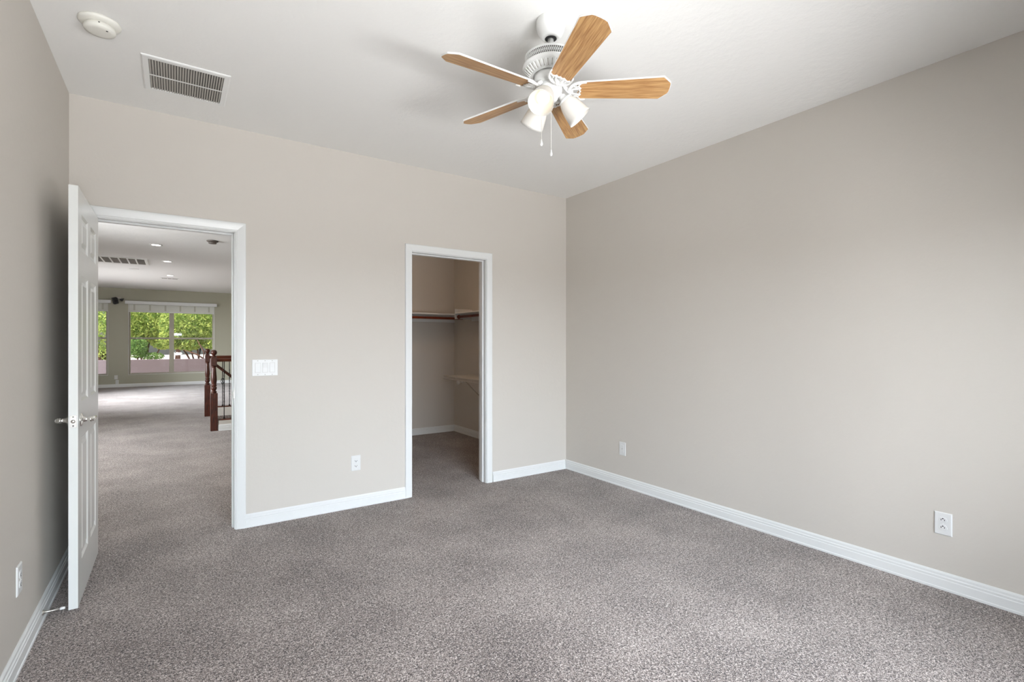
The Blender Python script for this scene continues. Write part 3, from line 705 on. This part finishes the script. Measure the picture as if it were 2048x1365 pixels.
def railing(label, y, sgn, bal, sloped):
    t = thing('stair_railing', label, 'railing', (.477, y, 0))
    newel(t)
    bm = bmesh.new(); prism(bm, RAILP, (.036, 0, 1.0), (3.8, 0, 1.0), (0, 1, 0), (0, 0, 1)); obj('handrail', bm, 'cherry_rail', t)
    boxes('shoe_rail', [((.0535, -.035, .1455), (3.8, .035, .163))], 'cherry_rail', t, .003)
    for x, bk in bal: obj('baluster', baluster(x, bk), 'iron', t)
    if sloped:
        bm = bmesh.new(); d = Vector((1, 0, -.9)).normalized()
        prism(bm, [(-.018, -.020), (.018, -.020), (.024, 0), (.018, .018), (-.018, .018), (-.024, 0)], (.034, .075, .948), Vector((.034, .075, .948))+d*1.6, (0, 1, 0), Vector((.9, 0, 1)).normalized())
        obj('sloped_handrail', bm, 'cherry_rail', t)
        bm = bmesh.new(); tube(bm, [(.0, .043, .93), (.03, .06, .935), (.045, .075, .930)], .008, 8); obj('rail_bracket', bm, 'nickel', t)
    return t
railing('dark cherry stair railing nearer the doorway, with turned ball-top newel and black iron balusters', 8.405, 1, [(.128+.105*i, i % 2 == 1) for i in range(1)] + [(.228+.105*i, i % 2 == 1) for i in range(12)], True)
railing('dark cherry stair railing across the stairwell, its newel partly hidden behind the nearer one', 10.115, -1, [(.12, False)] + [(.226+.107*i, i % 2 == 0) for i in range(13)], False)

# ------------------------------------------------------------------ outdoors beyond the far windows
boxes('wall_parapet', [((-8, 20.1, -3.2), (8, 20.4, .72))], 'stucco', kind=ST)
g = mat('pale gravel ground', s2l(232, 222, 212), .95, bump=[(3, .4, .1, 4)])
boxes('ground', [((-120, 20.4, -3.4), (120, 220, -3.2))], g, kind=ST)
def foliage(name, blobs, n, size, m, parent, seed):
    rnd = random.Random(seed); V = []; F_ = []
    for (cx, cy, cz, rx, ry, rz, wgt) in blobs:
        for _ in range(int(n*wgt)):
            while True:
                p = Vector((rnd.uniform(-1, 1), rnd.uniform(-1, 1), rnd.uniform(-1, 1)))
                if .25 < p.length < 1: break
            c = Vector((cx+p.x*rx, cy+p.y*ry, cz+p.z*rz)); 
            a = Vector((rnd.uniform(-1, 1), rnd.uniform(-1, 1), rnd.uniform(-1, 1))).normalized(); b = a.orthogonal().normalized()
            b = (Matrix.Rotation(rnd.uniform(0, 6.28), 3, a) @ b); c2 = a.cross(b)
            s = size*rnd.uniform(.6, 1.4); i = len(V)
            V += [c-b*s, c+c2*s*.38, c+b*s, c-c2*s*.38]; F_.append((i, i+1, i+2, i+3))
    me = bpy.data.meshes.new(name); me.from_pydata([tuple(v) for v in V], [], F_); me.materials.append(M[m])
    o = bpy.data.objects.new(name, me); C.objects.link(o); o.parent = parent; return o
def tree(label, x, y, blobs, n, size, m, seed, trunk=.13, branches=()):
    t = thing('tree', label, 'tree', (x, y, -3.2))
    bm = bmesh.new(); zt = max(b[2] for b in blobs)
    tube(bm, [(0, 0, 0), (.05, .05, 1.5), (-.05, 0, 3), (.05, 0, zt*.8)], trunk, 8, rs=[trunk*1.3, trunk, trunk*.8, trunk*.4])
    rnd = random.Random(seed+1)
    for b in blobs: tube(bm, [(0, 0, max(1.2, b[2]-1.6)), (b[0]*.5, b[1]*.5, b[2]-.7), (b[0], b[1], b[2])], .05, 6, rs=[trunk*.5, .04, .015])
    for br in branches: tube(bm, br, .03, 6, rs=[.035]*(len(br)-1)+[.012])
    obj('trunk', bm, 'bark', t)
    foliage('crown', blobs, n, size, m, t, seed)
    return t
tree('lime green leafy tree filling the right pane of the wide far window', .85, 24.5, [(-.15, 0, 5.3, 1.25, .8, .95, 1), (-.85, 0, 4.7, .5, .6, .5, .55), (-.35, 0, 4.45, .5, .6, .32, .22), (.45, -.1, 4.40, .35, .6, .22, .10)], 9000, .055, 'leaf_lime', 1, trunk=.07,
     branches=[[(.1, -.9, 3.6), (.15, -.9, 4.1), (-.1, -.9, 4.6)], [(.3, -.85, 3.7), (-.1, -.85, 4.0), (-.55, -.85, 4.2)]])
tree('bright green leafy tree filling the left pane of the wide far window', -.95, 26.6, [(0, 0, 5.6, 1.15, .8, 1.15, 1), (.55, 0, 4.55, .5, .6, .38, .25), (-.5, 0, 4.6, .5, .6, .4, .25)], 9000, .06, 'leaf_lime', 2, trunk=.08)
tree('deep green bushy tree low in the left pane of the wide far window', -1.05, 22.3, [(-.05, 0, 4.3, .34, .5, .40, .22), (.40, .0, 3.98, .36, .4, .14, .07)], 5200, .05, 'leaf_mid', 3, trunk=.06)
tree('brown-barked tree behind the narrow far window', -2.15, 23.0, [(-.3, 0, 5.2, .6, .6, .7, .35), (.1, .2, 4.2, .35, .5, .45, .2)], 4200, .05, 'leaf_lime', 4, trunk=.13)
tree('wide deep green tree further back behind the others', .2, 36.0, [(-2.0, 0, 6.3, 2.4, 1.4, 1.7, .9), (2.2, 0, 6.3, 2.4, 1.4, 1.7, .9)], 8000, .10, 'leaf_mid', 5, trunk=.2)
tree('dark green tree at the far left beyond the narrow window', -5.6, 33.0, [(0, 0, 6.3, 2.6, 1.5, 2.4, 1)], 7000, .10, 'leaf_mid', 6, trunk=.2)

# bedroom window frame behind the camera
wnd = boxes('window_3', [((WX0, YR-.09, WZ0), (WX0+.05, YR-.04, WZ1)), ((WX1-.05, YR-.09, WZ0), (WX1, YR-.04, WZ1)), ((WX0+.05, YR-.09, WZ0), (WX1-.05, YR-.04, WZ0+.05)), ((WX0+.05, YR-.09, WZ1-.05), (WX1-.05, YR-.04, WZ1)), ((.97, YR-.09, WZ0+.05), (1.03, YR-.04, WZ1-.05))], 'frame', kind=ST)
boxes('pane', [((WX0+.05, YR-.07, WZ0+.05), (.97, YR-.064, WZ1-.05)), ((1.03, YR-.07, WZ0+.05), (WX1-.05, YR-.064, WZ1-.05))], 'glass', wnd)
for i, (a, b, z0, z1) in enumerate([(6.5, 8.3, .6, 2.2), (12.5, 15.9, .5, 2.3)]):  # loft side windows, unseen, added to let daylight in
    x = LX0-.08
    wnd = boxes('window_%d' % (4+i), [((x, a, z0), (x+.05, a+.05, z1)), ((x, b-.05, z0), (x+.05, b, z1)), ((x, a+.05, z0), (x+.05, b-.05, z0+.05)), ((x, a+.05, z1-.05), (x+.05, b-.05, z1)), ((x, (a+b)/2-.03, z0+.05), (x+.05, (a+b)/2+.03, z1-.05))], 'frame', kind=ST)
    boxes('pane', [((x+.02, a+.05, z0+.05), (x+.026, (a+b)/2-.03, z1-.05)), ((x+.02, (a+b)/2+.03, z0+.05), (x+.026, b-.05, z1-.05))], 'glass', wnd)
